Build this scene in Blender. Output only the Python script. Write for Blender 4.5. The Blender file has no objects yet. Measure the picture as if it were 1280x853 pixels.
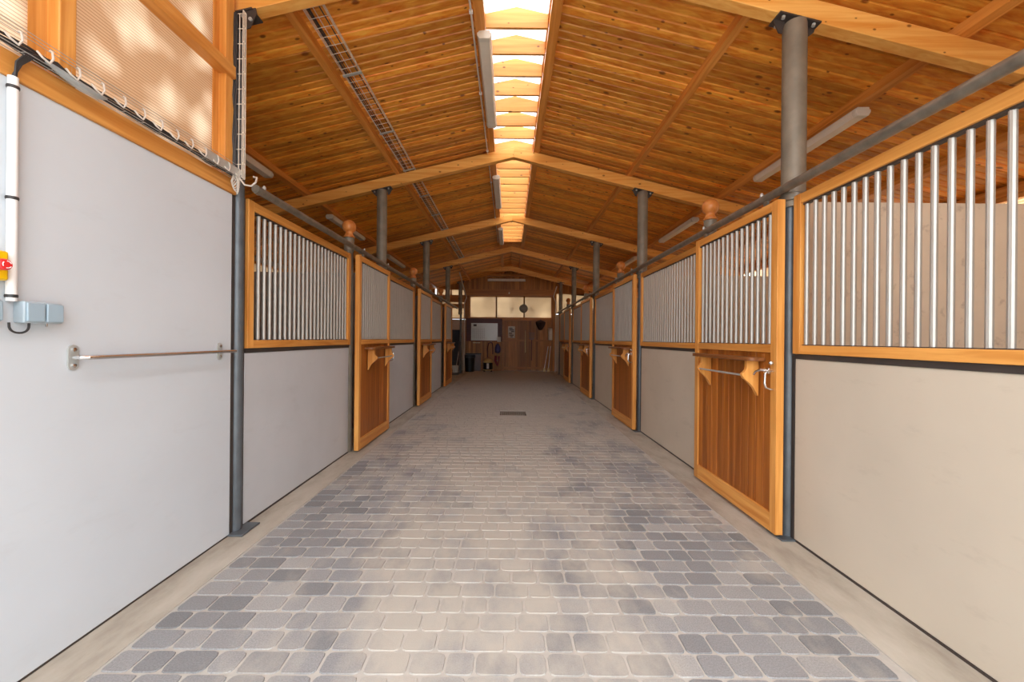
import bpy, bmesh, math, random
from mathutils import Vector, Matrix
random.seed(7)
C = bpy.context.scene.collection
PI = math.pi
F = 497.8            # focal length in pixels of the 1280 px wide frame (14 mm on 36 mm)
TH = math.radians(0.5)
CAMZ = 1.40

def px(x, y, Y):     # a pixel of the photograph at depth Y -> real X, Z
    dx, dy = x - 637.0, y - 424.0
    tx, ty = dx + dy * TH, dy - dx * TH
    return tx * Y / F, CAMZ - ty * Y / F

# ------------------------------------------------------------------ mesh builder
class MB:
    def __init__(s): s.bm = bmesh.new(); s.mi = 0
    def _f(s, vs):
        try:
            f = s.bm.faces.new(vs); f.material_index = s.mi; return f
        except ValueError: return None
    def box(s, x0, x1, y0, y1, z0, z1):
        if x0 > x1: x0, x1 = x1, x0
        if y0 > y1: y0, y1 = y1, y0
        if z0 > z1: z0, z1 = z1, z0
        v = [s.bm.verts.new(p) for p in ((x0,y0,z0),(x1,y0,z0),(x1,y1,z0),(x0,y1,z0),(x0,y0,z1),(x1,y0,z1),(x1,y1,z1),(x0,y1,z1))]
        for q in ((3,2,1,0),(4,5,6,7),(0,1,5,4),(1,2,6,5),(2,3,7,6),(3,0,4,7)): s._f([v[i] for i in q])
        return s
    def prism(s, poly, axis, a0, a1):
        # poly: list of 2-D points; axis: 'x','y','z' the extrusion axis
        def P(p, a):
            return {'x':(a,p[0],p[1]), 'y':(p[0],a,p[1]), 'z':(p[0],p[1],a)}[axis]
        A = [s.bm.verts.new(P(p, a0)) for p in poly]; B = [s.bm.verts.new(P(p, a1)) for p in poly]
        s._f(A[::-1]); s._f(B); n = len(poly)
        for i in range(n): s._f([A[i], A[(i+1)%n], B[(i+1)%n], B[i]])
        return s
    def tube(s, pts, r, n=10, caps=True):
        pts = [Vector(p) for p in pts]; rings = []
        rr = r if isinstance(r, (list, tuple)) else [r]*len(pts)
        up = None
        for i, p in enumerate(pts):
            if i == 0: d = pts[1]-p
            elif i == len(pts)-1: d = p-pts[i-1]
            else: d = (pts[i+1]-p).normalized() + (p-pts[i-1]).normalized()
            d = d.normalized()
            if up is None: up = Vector((0,0,1)) if abs(d.z) < .9 else Vector((1,0,0))
            a = d.cross(up).normalized(); b = a.cross(d).normalized(); up = b
            rings.append([s.bm.verts.new(p + (a*math.cos(2*PI*k/n) + b*math.sin(2*PI*k/n))*rr[i]) for k in range(n)])
        for A, B in zip(rings, rings[1:]):
            for k in range(n): s._f([A[k], A[(k+1)%n], B[(k+1)%n], B[k]])
        if caps: s._f(rings[0][::-1]); s._f(rings[-1])
        return s
    def lathe(s, prof, c=(0,0,0), n=24, axis='z'):
        c = Vector(c); rings = []
        for r, h in prof:
            ring = []
            for k in range(n):
                a = 2*PI*k/n; u, w = max(r,1e-4)*math.cos(a), max(r,1e-4)*math.sin(a)
                o = {'z':(u,w,h), 'x':(h,u,w), 'y':(u,h,w)}[axis]
                ring.append(s.bm.verts.new(c + Vector(o)))
            rings.append(ring)
        for A, B in zip(rings, rings[1:]):
            for k in range(n): s._f([A[k], A[(k+1)%n], B[(k+1)%n], B[k]])
        s._f(rings[0][::-1]); s._f(rings[-1])
        return s
    def build(s, name, mats, parent=None, loc=(0,0,0), bevel=0, smooth=True, norm=True):
        if norm: bmesh.ops.recalc_face_normals(s.bm, faces=s.bm.faces[:])
        me = bpy.data.meshes.new(name); s.bm.to_mesh(me); s.bm.free()
        for m in (mats if isinstance(mats, (list, tuple)) else [mats]): me.materials.append(m)
        if smooth:
            me.shade_smooth(); me.set_sharp_from_angle(angle=math.radians(35))
        o = bpy.data.objects.new(name, me); C.objects.link(o); o.location = loc
        if parent: o.parent = parent
        if bevel:
            b = o.modifiers.new('bevel', 'BEVEL'); b.width = bevel; b.segments = 2; b.limit_method = 'ANGLE'
        return o

def tag(o, label, cat, group=None, kind=None):
    o['label'] = label; o['category'] = cat
    if group: o['group'] = group
    if kind: o['kind'] = kind
    return o
def thing(name, label, cat, loc=(0,0,0), group=None):
    o = bpy.data.objects.new(name, None); C.objects.link(o); o.location = loc; o.empty_display_size = .1
    return tag(o, label, cat, group)
def struct(o, label=None, cat=None):
    o['kind'] = 'structure'
    if label: o['label'] = label
    if cat: o['category'] = cat
    return o
def dup(root, loc, label, group=None):
    r = root.copy(); C.objects.link(r); r.location = loc; r['label'] = label
    if group: r['group'] = group
    for ch in list(root.children):
        c = ch.copy(); C.objects.link(c); c.parent = r
        for g in ch.children:
            d = g.copy(); C.objects.link(d); d.parent = c
    return r

# ------------------------------------------------------------------ materials
def lin(r, g, b):
    f = lambda c: (c/255/12.92) if c/255 <= .04045 else ((c/255+.055)/1.055)**2.4
    return (f(r), f(g), f(b), 1)
def newmat(name):
    m = bpy.data.materials.new(name); m.use_nodes = True
    nt = m.node_tree; nt.nodes.clear()
    out = nt.nodes.new('ShaderNodeOutputMaterial'); bs = nt.nodes.new('ShaderNodeBsdfPrincipled')
    nt.links.new(bs.outputs[0], out.inputs[0]); return m, nt, bs, out
def N(nt, t, **kw):
    n = nt.nodes.new(t)
    for k, v in kw.items():
        if k in n.inputs: n.inputs[k].default_value = v
        else: setattr(n, k, v)
    return n
def coords(nt, scale=(1,1,1), jitter=True, kind='Object'):
    tc = N(nt, 'ShaderNodeTexCoord'); v = tc.outputs[kind]
    if jitter:
        oi = N(nt, 'ShaderNodeObjectInfo'); mu = N(nt, 'ShaderNodeMath', operation='MULTIPLY'); mu.inputs[1].default_value = 37.0
        nt.links.new(oi.outputs['Random'], mu.inputs[0])
        ad = N(nt, 'ShaderNodeVectorMath', operation='ADD'); nt.links.new(v, ad.inputs[0]); nt.links.new(mu.outputs[0], ad.inputs[1]); v = ad.outputs[0]
    mp = N(nt, 'ShaderNodeMapping'); mp.inputs['Scale'].default_value = scale; nt.links.new(v, mp.inputs[0])
    return mp.outputs[0]
def ramp(nt, fac, stops):
    r = N(nt, 'ShaderNodeValToRGB'); e = r.color_ramp.elements
    while len(e) < len(stops): e.new(.5)
    for i, (p, c) in enumerate(stops): e[i].position = p; e[i].color = c
    nt.links.new(fac, r.inputs[0]); return r.outputs[0]
def mixc(nt, fac, a, b, mode='MIX'):
    m = N(nt, 'ShaderNodeMix', data_type='RGBA', blend_type=mode)
    for sock, val in ((m.inputs[0], fac), (m.inputs[6], a), (m.inputs[7], b)):
        if hasattr(val, 'is_output'): nt.links.new(val, sock)
        else: sock.default_value = val
    return m.outputs[2]

def wood(name, c0, c1, axis, rough=.42, board=None, baxis=0, knots=.0, boardvar=.35, grain=1.0, kplane=(0,1)):
    """axis: grain direction 0/1/2.  board: board pitch along baxis for tone changes per board."""
    m, nt, bs, out = newmat(name)
    sc = [26*grain]*3; sc[axis] = 1.3*grain
    v = coords(nt, tuple(sc))
    n1 = N(nt, 'ShaderNodeTexNoise'); n1.inputs['Scale'].default_value = 1.0; n1.inputs['Detail'].default_value = 5; n1.inputs['Distortion'].default_value = .6
    nt.links.new(v, n1.inputs['Vector'])
    col = ramp(nt, n1.outputs[0], [(.30, c0), (.70, c1)])
    sc2 = [2.2]*3; sc2[axis] = .35
    n2 = N(nt, 'ShaderNodeTexNoise'); n2.inputs['Scale'].default_value = 1.0; n2.inputs['Detail'].default_value = 2
    nt.links.new(coords(nt, tuple(sc2)), n2.inputs['Vector'])
    col = mixc(nt, .8, col, ramp(nt, n2.outputs[0], [(.3,(.78,.74,.70,1)), (.7,(1.12,1.12,1.12,1))]), 'MULTIPLY')
    if board:
        tc = N(nt, 'ShaderNodeTexCoord'); sx = N(nt, 'ShaderNodeSeparateXYZ'); nt.links.new(tc.outputs['Object'], sx.inputs[0])
        d = N(nt, 'ShaderNodeMath', operation='DIVIDE'); d.inputs[1].default_value = board; nt.links.new(sx.outputs[baxis], d.inputs[0])
        fl = N(nt, 'ShaderNodeMath', operation='FLOOR'); nt.links.new(d.outputs[0], fl.inputs[0])
        wn = N(nt, 'ShaderNodeTexWhiteNoise', noise_dimensions='1D'); nt.links.new(fl.outputs[0], wn.inputs['W'])
        lo = 1-boardvar; hi = 1+boardvar*.5
        col = mixc(nt, 1.0, col, ramp(nt, wn.outputs[0], [(0,(lo,lo*.94,lo*.88,1)), (1,(hi,hi,hi,1))]), 'MULTIPLY')
    if knots:
        vo = N(nt, 'ShaderNodeTexVoronoi', voronoi_dimensions='2D'); vo.inputs['Scale'].default_value = 1.0
        sp = N(nt, 'ShaderNodeSeparateXYZ'); nt.links.new(coords(nt, (1,1,1)), sp.inputs[0]); cb = N(nt, 'ShaderNodeCombineXYZ')
        for q, ax in enumerate(kplane):
            mm = N(nt, 'ShaderNodeMath', operation='MULTIPLY'); mm.inputs[1].default_value = 4.8 if ax == axis else 8.0
            nt.links.new(sp.outputs[ax], mm.inputs[0]); nt.links.new(mm.outputs[0], cb.inputs[q])
        nt.links.new(cb.outputs[0], vo.inputs['Vector'])
        nk = N(nt, 'ShaderNodeTexNoise'); nk.inputs['Scale'].default_value = 2.3; nt.links.new(cb.outputs[0], nk.inputs['Vector']); nk.inputs['Scale'].default_value = .35
        sepk = N(nt, 'ShaderNodeSeparateColor'); nt.links.new(vo.outputs['Color'], sepk.inputs[0])
        szk = N(nt, 'ShaderNodeMapRange'); nt.links.new(sepk.outputs[1], szk.inputs[0]); szk.inputs[3].default_value = 2.4; szk.inputs[4].default_value = .85
        dk = N(nt, 'ShaderNodeMath', operation='MULTIPLY'); nt.links.new(vo.outputs['Distance'], dk.inputs[0]); nt.links.new(szk.outputs[0], dk.inputs[1])
        k = ramp(nt, dk.outputs[0], [(knots*.5,(1,1,1,1)), (knots,(0,0,0,1))])
        # only some of the cells hold a knot
        sep = N(nt, 'ShaderNodeSeparateColor'); nt.links.new(vo.outputs['Color'], sep.inputs[0])
        g = N(nt, 'ShaderNodeMath', operation='GREATER_THAN'); thk = N(nt, 'ShaderNodeMapRange'); nt.links.new(nk.outputs[0], thk.inputs[0]); thk.inputs[1].default_value = .35; thk.inputs[2].default_value = .65; thk.inputs[3].default_value = .95; thk.inputs[4].default_value = .35; nt.links.new(thk.outputs[0], g.inputs[1]); nt.links.new(sep.outputs[0], g.inputs[0])
        mu = N(nt, 'ShaderNodeMath', operation='MULTIPLY'); nt.links.new(k, mu.inputs[0]); nt.links.new(g.outputs[0], mu.inputs[1])
        mu2 = N(nt, 'ShaderNodeMath', operation='MULTIPLY'); nt.links.new(mu.outputs[0], mu2.inputs[0]); mu2.inputs[1].default_value = .85
        col = mixc(nt, mu2.outputs[0], col, (c0[0]*.22, c0[1]*.16, c0[2]*.14, 1))
    nt.links.new(col, bs.inputs['Base Color']); bs.inputs['Roughness'].default_value = rough
    bs.inputs['Specular IOR Level'].default_value = .35
    bp = N(nt, 'ShaderNodeBump'); bp.inputs['Strength'].default_value = .12; bp.inputs['Distance'].default_value = .004
    nt.links.new(n1.outputs[0], bp.inputs['Height']); nt.links.new(bp.outputs[0], bs.inputs['Normal'])
    return m

def plain(name, c, rough=.5, metal=0, var=.08, nscale=6, spec=.5, scuff=0, scuffc=(.12,.10,.08,1), bump=0):
    m, nt, bs, out = newmat(name)
    v = coords(nt)
    n = N(nt, 'ShaderNodeTexNoise'); n.inputs['Scale'].default_value = nscale; n.inputs['Detail'].default_value = 6
    nt.links.new(v, n.inputs['Vector'])
    lo = tuple(x*(1-var) for x in c[:3])+(1,); hi = tuple(min(1, x*(1+var)) for x in c[:3])+(1,)
    col = ramp(nt, n.outputs[0], [(.3, lo), (.7, hi)])
    if scuff:
        n3 = N(nt, 'ShaderNodeTexNoise'); n3.inputs['Scale'].default_value = 1; n3.inputs['Detail'].default_value = 8; n3.inputs['Roughness'].default_value = .7
        nt.links.new(coords(nt, (9, 3, 9)), n3.inputs['Vector'])
        sm = ramp(nt, n3.outputs[0], [(.57,(0,0,0,1)), (.76,(scuff,scuff,scuff,1))])
        col = mixc(nt, sm, col, scuffc)
    nt.links.new(col, bs.inputs['Base Color'])
    bs.inputs['Roughness'].default_value = rough; bs.inputs['Metallic'].default_value = metal; bs.inputs['Specular IOR Level'].default_value = spec
    if bump:
        bp = N(nt, 'ShaderNodeBump'); bp.inputs['Strength'].default_value = bump; bp.inputs['Distance'].default_value = .003
        nt.links.new(n.outputs[0], bp.inputs['Height']); nt.links.new(bp.outputs[0], bs.inputs['Normal'])
    return m

def sheet(name, c, trans=.5, clear=.15, rib=None, ribaxis=2, low_tone=None, blob_scale=1.3):
    """twin-wall translucent sheet: part diffuse, part translucent, a little see-through; webs as ribs"""
    m, nt, bs, out = newmat(name); nt.nodes.remove(bs)
    col = None
    n = N(nt, 'ShaderNodeTexNoise'); n.inputs['Scale'].default_value = blob_scale; n.inputs['Detail'].default_value = 1
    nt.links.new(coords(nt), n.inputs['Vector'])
    col = ramp(nt, n.outputs[0], [(.45, low_tone or tuple(x*.9 for x in c[:3])+(1,)), (.74, c)])  # soft noise blobs, from the darker tone up to c
    if rib:
        tc = N(nt, 'ShaderNodeTexCoord'); sx = N(nt, 'ShaderNodeSeparateXYZ'); nt.links.new(tc.outputs['Object'], sx.inputs[0])
        d = N(nt, 'ShaderNodeMath', operation='MULTIPLY'); d.inputs[1].default_value = 2*PI/rib; nt.links.new(sx.outputs[ribaxis], d.inputs[0])
        s_ = N(nt, 'ShaderNodeMath', operation='SINE'); nt.links.new(d.outputs[0], s_.inputs[0])
        r = ramp(nt, s_.outputs[0], [(.0,(1,1,1,1)), (.55,(1,1,1,1)), (.95,(.55,.48,.42,1))])
        col = mixc(nt, 1.0, col, r, 'MULTIPLY')
    df = N(nt, 'ShaderNodeBsdfPrincipled'); df.inputs['Roughness'].default_value = .25; nt.links.new(col, df.inputs['Base Color'])
    tl = N(nt, 'ShaderNodeBsdfTranslucent'); nt.links.new(col, tl.inputs[0])
    tp = N(nt, 'ShaderNodeBsdfTransparent'); nt.links.new(col, tp.inputs[0])
    m1 = N(nt, 'ShaderNodeMixShader'); m1.inputs[0].default_value = trans; nt.links.new(df.outputs[0], m1.inputs[1]); nt.links.new(tl.outputs[0], m1.inputs[2])
    m2 = N(nt, 'ShaderNodeMixShader'); m2.inputs[0].default_value = clear; nt.links.new(m1.outputs[0], m2.inputs[1]); nt.links.new(tp.outputs[0], m2.inputs[2])
    nt.links.new(m2.outputs[0], out.inputs[0]); return m

FR0, FR1 = lin(204,130,54), lin(236,172,92)          # larch frames
RF0, RF1 = lin(228,152,66), lin(250,194,108)         # glulam rafters
DB0, DB1 = lin(150,82,22), lin(190,116,46)           # door boards
CP0, CP1 = lin(224,124,30), lin(255,186,76)          # ceiling boards
M = {}
M['frame_x'] = wood('larch_x', FR0, FR1, 0); M['frame_y'] = wood('larch_y', FR0, FR1, 1); M['frame_z'] = wood('larch_z', FR0, FR1, 2)
M['rafter'] = wood('spruce_rafter', RF0, RF1, 0, knots=.11, kplane=(0,2)); M['purlin'] = wood('spruce_purlin', lin(196,118,42), lin(232,160,78), 1)
M['gable'] = wood('spruce_skylight_board', lin(200,134,58), lin(226,164,84), 0, knots=.13, kplane=(0,2))
M['door_board'] = wood('door_boarding', DB0, DB1, 2, board=.095, baxis=1, boardvar=.28)
M['plank'] = wood('ceiling_plank', CP0, CP1, 0, rough=.38, board=.094, baxis=1, knots=.18, boardvar=.4)
M['ledge'] = wood('ledge_wood', lin(112,66,32), lin(148,94,52), 1, rough=.35)
M['bracket'] = wood('bracket_wood', FR0, FR1, 2)
M['ball'] = wood('turned_wood', lin(186,108,48), lin(216,144,78), 2, rough=.28)
M['back_board'] = wood('back_wall_board', lin(160,104,42), lin(196,138,68), 2, board=.1, baxis=0, boardvar=.35)
M['back_beam'] = wood('back_beam', lin(164,104,44), lin(194,132,64), 0)
M['red_board'] = wood('dark_red_board', lin(74,26,18), lin(96,38,26), 0)
M['bar'] = plain('galvanised_bar', lin(186,182,174), .48, .6, .05)
M['chrome'] = plain('chrome', lin(225,225,225), .15, 1.0, .02)
M['steel'] = plain('painted_steel_column', lin(128,119,104), .5, .2, .2, 7)
M['rail'] = plain('steel_rail', lin(128,120,108), .38, .5, .25, 14)
M['channel'] = plain('dark_channel', lin(74,66,62), .5, .3, .1)
M['post'] = plain('blue_grey_post', lin(94,99,103), .4, .3, .15, 10)
M['zinc'] = plain('zinc', lin(186,188,184), .4, .35, .1, 20)
M['wire'] = plain('zinc_wire', lin(230,222,206), .45, .1, .1, 20)
M['cable'] = plain('dark_cable', lin(52,50,50), .5)
M['lightcable'] = plain('pale_cable', lin(205,196,184), .5)
M['white_wall'] = plain('white_wall', lin(205,211,216), .5, 0, .03, 2, .4, .10, lin(150,144,140))
M['grey_board'] = plain('grey_white_stall_board', lin(197,200,203), .45, 0, .04, 2, .4, .12, lin(130,122,115))
M['beige_board'] = plain('beige_stall_board', lin(202,190,172), .45, 0, .04, 2, .4, .20, lin(128,112,94))
M['partition'] = plain('stall_partition', lin(222,207,184), .6, 0, .08, 2.5, .3, .5, lin(96,72,52))
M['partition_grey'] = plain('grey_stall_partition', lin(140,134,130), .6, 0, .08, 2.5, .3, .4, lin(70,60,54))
M['outer_wall'] = plain('outer_wall', lin(206,196,182), .7, 0, .06, 2)
M['plastic_white'] = plain('white_plastic', lin(240,240,238), .35, 0, .02)
M['plastic_grey'] = plain('grey_plastic', lin(168,182,190), .35, 0, .03)
M['plastic_blue'] = plain('pale_blue_lid', lin(158,178,190), .3, 0, .03)
M['yellow'] = plain('yellow_plastic', lin(250,200,10), .35, 0, .03)
M['red'] = plain('red_plastic', lin(226,46,46), .35, 0, .04)
M['diffuser'] = plain('lamp_diffuser', lin(222,212,196), .4, 0, .05)
M['lamp_body'] = plain('lamp_body', lin(206,198,184), .45, 0, .05)
M['black'] = plain('black_plastic', lin(22,22,24), .4)
M['navy'] = plain('dark_blue_grey', lin(38,44,56), .5)
M['whiteboard'] = plain('whiteboard', lin(216,222,218), .2, 0, .02)
M['paper'] = plain('paper', lin(216,216,206), .7)
M['ink'] = plain('ink', lin(70,72,74), .7)
M['grey_panel'] = plain('grey_panel', lin(132,124,124), .6)
M['hose'] = plain('dark_red_hose', lin(84,26,22), .45)
M['purple'] = plain('purple_cloth', lin(84,80,124), .8)
M['maroon'] = plain('maroon_cloth', lin(120,34,40), .8)
M['cream'] = plain('cream_plastic', lin(222,200,140), .45)
M['bucket'] = plain('pale_bucket', lin(236,240,232), .45)
M['disc'] = plain('grey_green_disc', lin(122,120,98), .5, 0, .2, 20)
M['hay'] = plain('dark_net', lin(58,36,30), .9, 0, .4, 40)
M['bulb'] = plain('white_bulb', lin(240,226,196), .3)
M['drain'] = plain('cast_drain', lin(112,100,84), .55, .5, .2, 30)
M['poly'] = sheet('ribbed_polycarbonate', lin(244,232,216), .62, .04, rib=.016, low_tone=lin(208,182,156), blob_scale=4.6)  # bright light spots painted into the screen colour as pale noise blobs
M['poly_back'] = sheet('back_window_polycarbonate', lin(240,224,198), .42, .12, rib=.03, low_tone=lin(214,196,170))
M['poly_window'] = sheet('window_polycarbonate', lin(252,248,238), .8, .6, rib=.03, low_tone=lin(232,208,176))
M['sky_sheet'] = sheet('skylight_sheet', lin(252,252,252), .8, .72)
M['wrap'] = sheet('clear_plastic_wrap', lin(234,242,244), .5, .45)

# ---- floor materials
def concrete():
    m, nt, bs, out = newmat('concrete_strip')
    n = N(nt, 'ShaderNodeTexNoise'); n.inputs['Scale'].default_value = 2.2; n.inputs['Detail'].default_value = 8; n.inputs['Roughness'].default_value = .65
    nt.links.new(coords(nt, (2.2, .8, 1), False), n.inputs['Vector'])
    c = ramp(nt, n.outputs[0], [(.3, lin(148,138,124)), (.5, lin(174,165,150)), (.7, lin(188,180,166))])
    nt.links.new(c, bs.inputs['Base Color']); bs.inputs['Roughness'].default_value = .75
    bp = N(nt, 'ShaderNodeBump'); bp.inputs['Strength'].default_value = .2; bp.inputs['Distance'].default_value = .004
    nt.links.new(n.outputs[0], bp.inputs['Height']); nt.links.new(bp.outputs[0], bs.inputs['Normal'])
    return m
def dust_mask(nt):
    # pale dirt trodden over the stones down the middle of the aisle and all over its far half
    tc = N(nt, 'ShaderNodeTexCoord'); sx = N(nt, 'ShaderNodeSeparateXYZ'); nt.links.new(tc.outputs['Object'], sx.inputs[0])
    n = N(nt, 'ShaderNodeTexNoise'); n.inputs['Scale'].default_value = 1.0; n.inputs['Detail'].default_value = 5; n.inputs['Roughness'].default_value = .62
    nt.links.new(coords(nt, (2.3, 1.3, 1), False), n.inputs['Vector'])
    mr = N(nt, 'ShaderNodeMapRange'); nt.links.new(sx.outputs[1], mr.inputs[0])
    mr.inputs[1].default_value = 2.5; mr.inputs[2].default_value = 8.0; mr.inputs[3].default_value = .06; mr.inputs[4].default_value = .5
    ax = N(nt, 'ShaderNodeMath', operation='ADD'); nt.links.new(sx.outputs[0], ax.inputs[0]); ax.inputs[1].default_value = .12
    ab = N(nt, 'ShaderNodeMath', operation='ABSOLUTE'); nt.links.new(ax.outputs[0], ab.inputs[0])
    mx = N(nt, 'ShaderNodeMapRange', interpolation_type='SMOOTHSTEP'); nt.links.new(ab.outputs[0], mx.inputs[0])
    mx.inputs[1].default_value = .0; mx.inputs[2].default_value = 1.35; mx.inputs[3].default_value = .26; mx.inputs[4].default_value = -.10
    a = N(nt, 'ShaderNodeMath', operation='ADD'); nt.links.new(mr.outputs[0], a.inputs[0]); nt.links.new(mx.outputs[0], a.inputs[1])
    b = N(nt, 'ShaderNodeMath', operation='ADD'); mn = N(nt, 'ShaderNodeMath', operation='MULTIPLY_ADD'); mn.inputs[1].default_value = 1.7; mn.inputs[2].default_value = -.35; nt.links.new(n.outputs[0], mn.inputs[0]); nt.links.new(a.outputs[0], b.inputs[0]); nt.links.new(mn.outputs[0], b.inputs[1])
    return ramp(nt, b.outputs[0], [(.50,(0,0,0,1)), (.86,(1,1,1,1))])
def stones():
    m, nt, bs, out = newmat('grey_paving_stone')
    at = N(nt, 'ShaderNodeAttribute', attribute_name='tone')
    c = ramp(nt, at.outputs['Fac'], [(0, lin(118,118,119)), (.5, lin(142,141,141)), (1, lin(164,161,157))])
    n = N(nt, 'ShaderNodeTexNoise'); n.inputs['Scale'].default_value = 160; n.inputs['Detail'].default_value = 3
    nt.links.new(coords(nt, (1,1,1), False), n.inputs['Vector'])
    c = mixc(nt, 1.0, c, ramp(nt, n.outputs[0], [(.3,(.8,.8,.8,1)), (.7,(1.16,1.16,1.16,1))]), 'MULTIPLY')
    dm = dust_mask(nt)
    mu = N(nt, 'ShaderNodeMath', operation='MULTIPLY'); nt.links.new(dm, mu.inputs[0]); mu.inputs[1].default_value = .82
    c = mixc(nt, mu.outputs[0], c, lin(184,176,163))
    nt.links.new(c, bs.inputs['Base Color']); bs.inputs['Roughness'].default_value = .7
    bp = N(nt, 'ShaderNodeBump'); bp.inputs['Strength'].default_value = .35; bp.inputs['Distance'].default_value = .002
    nt.links.new(n.outputs[0], bp.inputs['Height']); nt.links.new(bp.outputs[0], bs.inputs['Normal'])
    return m
M['concrete'] = concrete(); M['stone'] = stones()
M['joint'] = plain('joint_sand', lin(182,176,167), .9, 0, .06, 30)
M['gravel'] = plain('outside_gravel', lin(186,180,170), .9, 0, .12, 20)

# ------------------------------------------------------------------ dimensions
TR = [2.87 + 3.2725*i for i in range(5)]             # truss frames along the aisle
XL, XR = -1.955, 2.010                               # faces of the stall walls
XC = .04                                             # ridge
YB = 17.5                                            # back wall
SL = .245                                            # roof slope
def zr(x, top): return top - SL*abs(x-XC)
PEAK_B, PEAK_T, PLANK = 4.186, 4.345, 4.425          # rafter underside, rafter top, underside of boards, at the ridge

# ------------------------------------------------------------------ floor
def make_floor():
    mb = MB(); bm = mb.bm
    tone = bm.faces.layers.float.new('tone')
    mb.mi = 0
    for x0, x1 in ((-5.6, -1.715), (1.70, 5.6)):
        v = [bm.verts.new(p) for p in ((x0,-.6,0),(x1,-.6,0),(x1,YB+.2,0),(x0,YB+.2,0))]; mb._f(v)
    mb.mi = 1
    v = [bm.verts.new(p) for p in ((-1.715,-.6,-.005),(1.70,-.6,-.005),(1.70,YB+.2,-.005),(-1.715,YB+.2,-.005))]; mb._f(v)
    for xx in (-1.715, 1.70):
        v = [bm.verts.new(p) for p in ((xx,-.6,0),(xx,YB+.2,0),(xx,YB+.2,-.005),(xx,-.6,-.005))]; mb._f(v)
    mb.mi = 2
    pitch = .1255; y = .9; row = 0
    while y < YB-.05:
        x = -1.71 + random.uniform(0,.012)
        while x < 1.69:
            w = random.choice((.1255,.188,.188,.157)) if True else 0
            if x + w > 1.695: w = 1.695 - x
            if w < .05: break
            j = .0042 + random.uniform(-.001,.0022); jit = lambda: random.uniform(-.0028,.0028)
            x0, x1, y0, y1 = x+j, x+w-j, y+j, y+pitch-j
            if 7.30 < y+pitch and y < 7.70 and x1 > -.17 and x0 < .33: x += w; continue
            r = min(.020, (x1-x0)*.3) * random.uniform(.75,1.2); t = random.random()*.7+random.random()*.3
            pts = []
            for (cx, cy, a0) in ((x1-r,y1-r,0),(x0+r,y1-r,90),(x0+r,y0+r,180),(x1-r,y0+r,270)):
                for k in (0, 45, 90):
                    a = math.radians(a0+k); pts.append((cx+r*math.cos(a)+jit()*.5, cy+r*math.sin(a)+jit()*.5))
            cxm, cym = (x0+x1)/2, (y0+y1)/2
            top = [bm.verts.new((cxm+(p[0]-cxm)*.97, cym+(p[1]-cym)*.96, random.uniform(-.0006,.0008))) for p in pts]
            bot = [bm.verts.new((p[0], p[1], -.0055)) for p in pts]
            f = mb._f(top); f[tone] = t
            n = len(pts)
            for i in range(n):
                q = mb._f([bot[i], bot[(i+1)%n], top[(i+1)%n], top[i]]); q[tone] = t
            x += w
        y += pitch; row += 1
    o = mb.build('floor', [M['concrete'], M['joint'], M['stone']], smooth=False, norm=False)
    struct(o, 'stable aisle floor of grey cobbled paving between two concrete strips', 'floor')
make_floor()
g = MB(); g.box(-30, 30, -40, -.6, -.10, -.004); struct(g.build('ground', M['gravel']), 'pale yard outside the open front of the stable', 'ground')

# ------------------------------------------------------------------ ceiling boards
def make_ceiling():
    mb = MB(); bm = mb.bm; p = .094; gw, gd = .010, .014
    def strip(xa, xb, ya, yb):
        # profile across the boards, extruded down the slope
        prof = []; k0 = math.floor(ya/p); k1 = math.ceil(yb/p)
        for k in range(k0, k1):
            y0, y1 = k*p, (k+1)*p
            prof += [(y0, gd), (y0+gw, 0), (y0+p*.5, -.0012), (y1-gw, 0)]
        prof.append((k1*p, gd))
        A = [bm.verts.new((xa, y, zr(xa, PLANK)+z)) for y, z in prof]; B = [bm.verts.new((xb, y, zr(xb, PLANK)+z)) for y, z in prof]
        for i in range(len(prof)-1): mb._f([A[i], A[i+1], B[i+1], B[i]])
        for i in range(0): pass
        # upper skin, so the roof has thickness
        q = [bm.verts.new(c) for c in ((xa,k0*p,zr(xa,PLANK)+.06),(xb,k0*p,zr(xb,PLANK)+.06),(xb,k1*p,zr(xb,PLANK)+.06),(xa,k1*p,zr(xa,PLANK)+.06))]; mb._f(q)
    strip(XC+.29, 5.6, -.6, YB+.1)
    strip(XC-.29, -2.06, -.6, 2.9); strip(XC-.29, -5.6, 2.9, YB+.1)
    strip(XC, XC+.29, 11.8, YB+.1); strip(XC, XC-.29, 11.8, YB+.1)
    o = mb.build('ceiling', M['plank'], norm=False, smooth=False)
    struct(o, 'knotty pine boarded roof underside', 'ceiling')
make_ceiling()

# ------------------------------------------------------------------ purlins
ORD = ['first','second','third','fourth','fifth']
def purlin(x, w, h, y0, y1, label):
    mb = MB(); s = -SL if x > XC else SL
    za, zb = zr(x-w/2, PEAK_T)+.002, zr(x+w/2, PEAK_T)+.002
    mb.prism([(-w/2, za-zr(x,PEAK_T)), (w/2, zb-zr(x,PEAK_T)), (w/2, zb-zr(x,PEAK_T)+h), (-w/2, za-zr(x,PEAK_T)+h)], 'y', y0, y1)
    o = mb.build('purlin', M['purlin'], loc=(x, 0, zr(x, PEAK_T)))
    tag(o, label, 'roof beam', 'long purlins under the roof boards', 'structure')
purlin(XC-.335, .09, .10, -.6, YB, 'wooden purlin along the left edge of the skylight')
purlin(XC+.345, .09, .10, -.6, YB, 'wooden purlin along the right edge of the skylight')
purlin(XC-1.775, .06, .08, -.6, YB, 'wooden purlin beside the wire cable tray on the left roof slope')
purlin(XC+1.775, .06, .08, -.6, YB, 'wooden purlin halfway up the right roof slope')
purlin(-3.14, .07, .08, 2.9, YB, 'wooden purlin over the left row of stalls')
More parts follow.
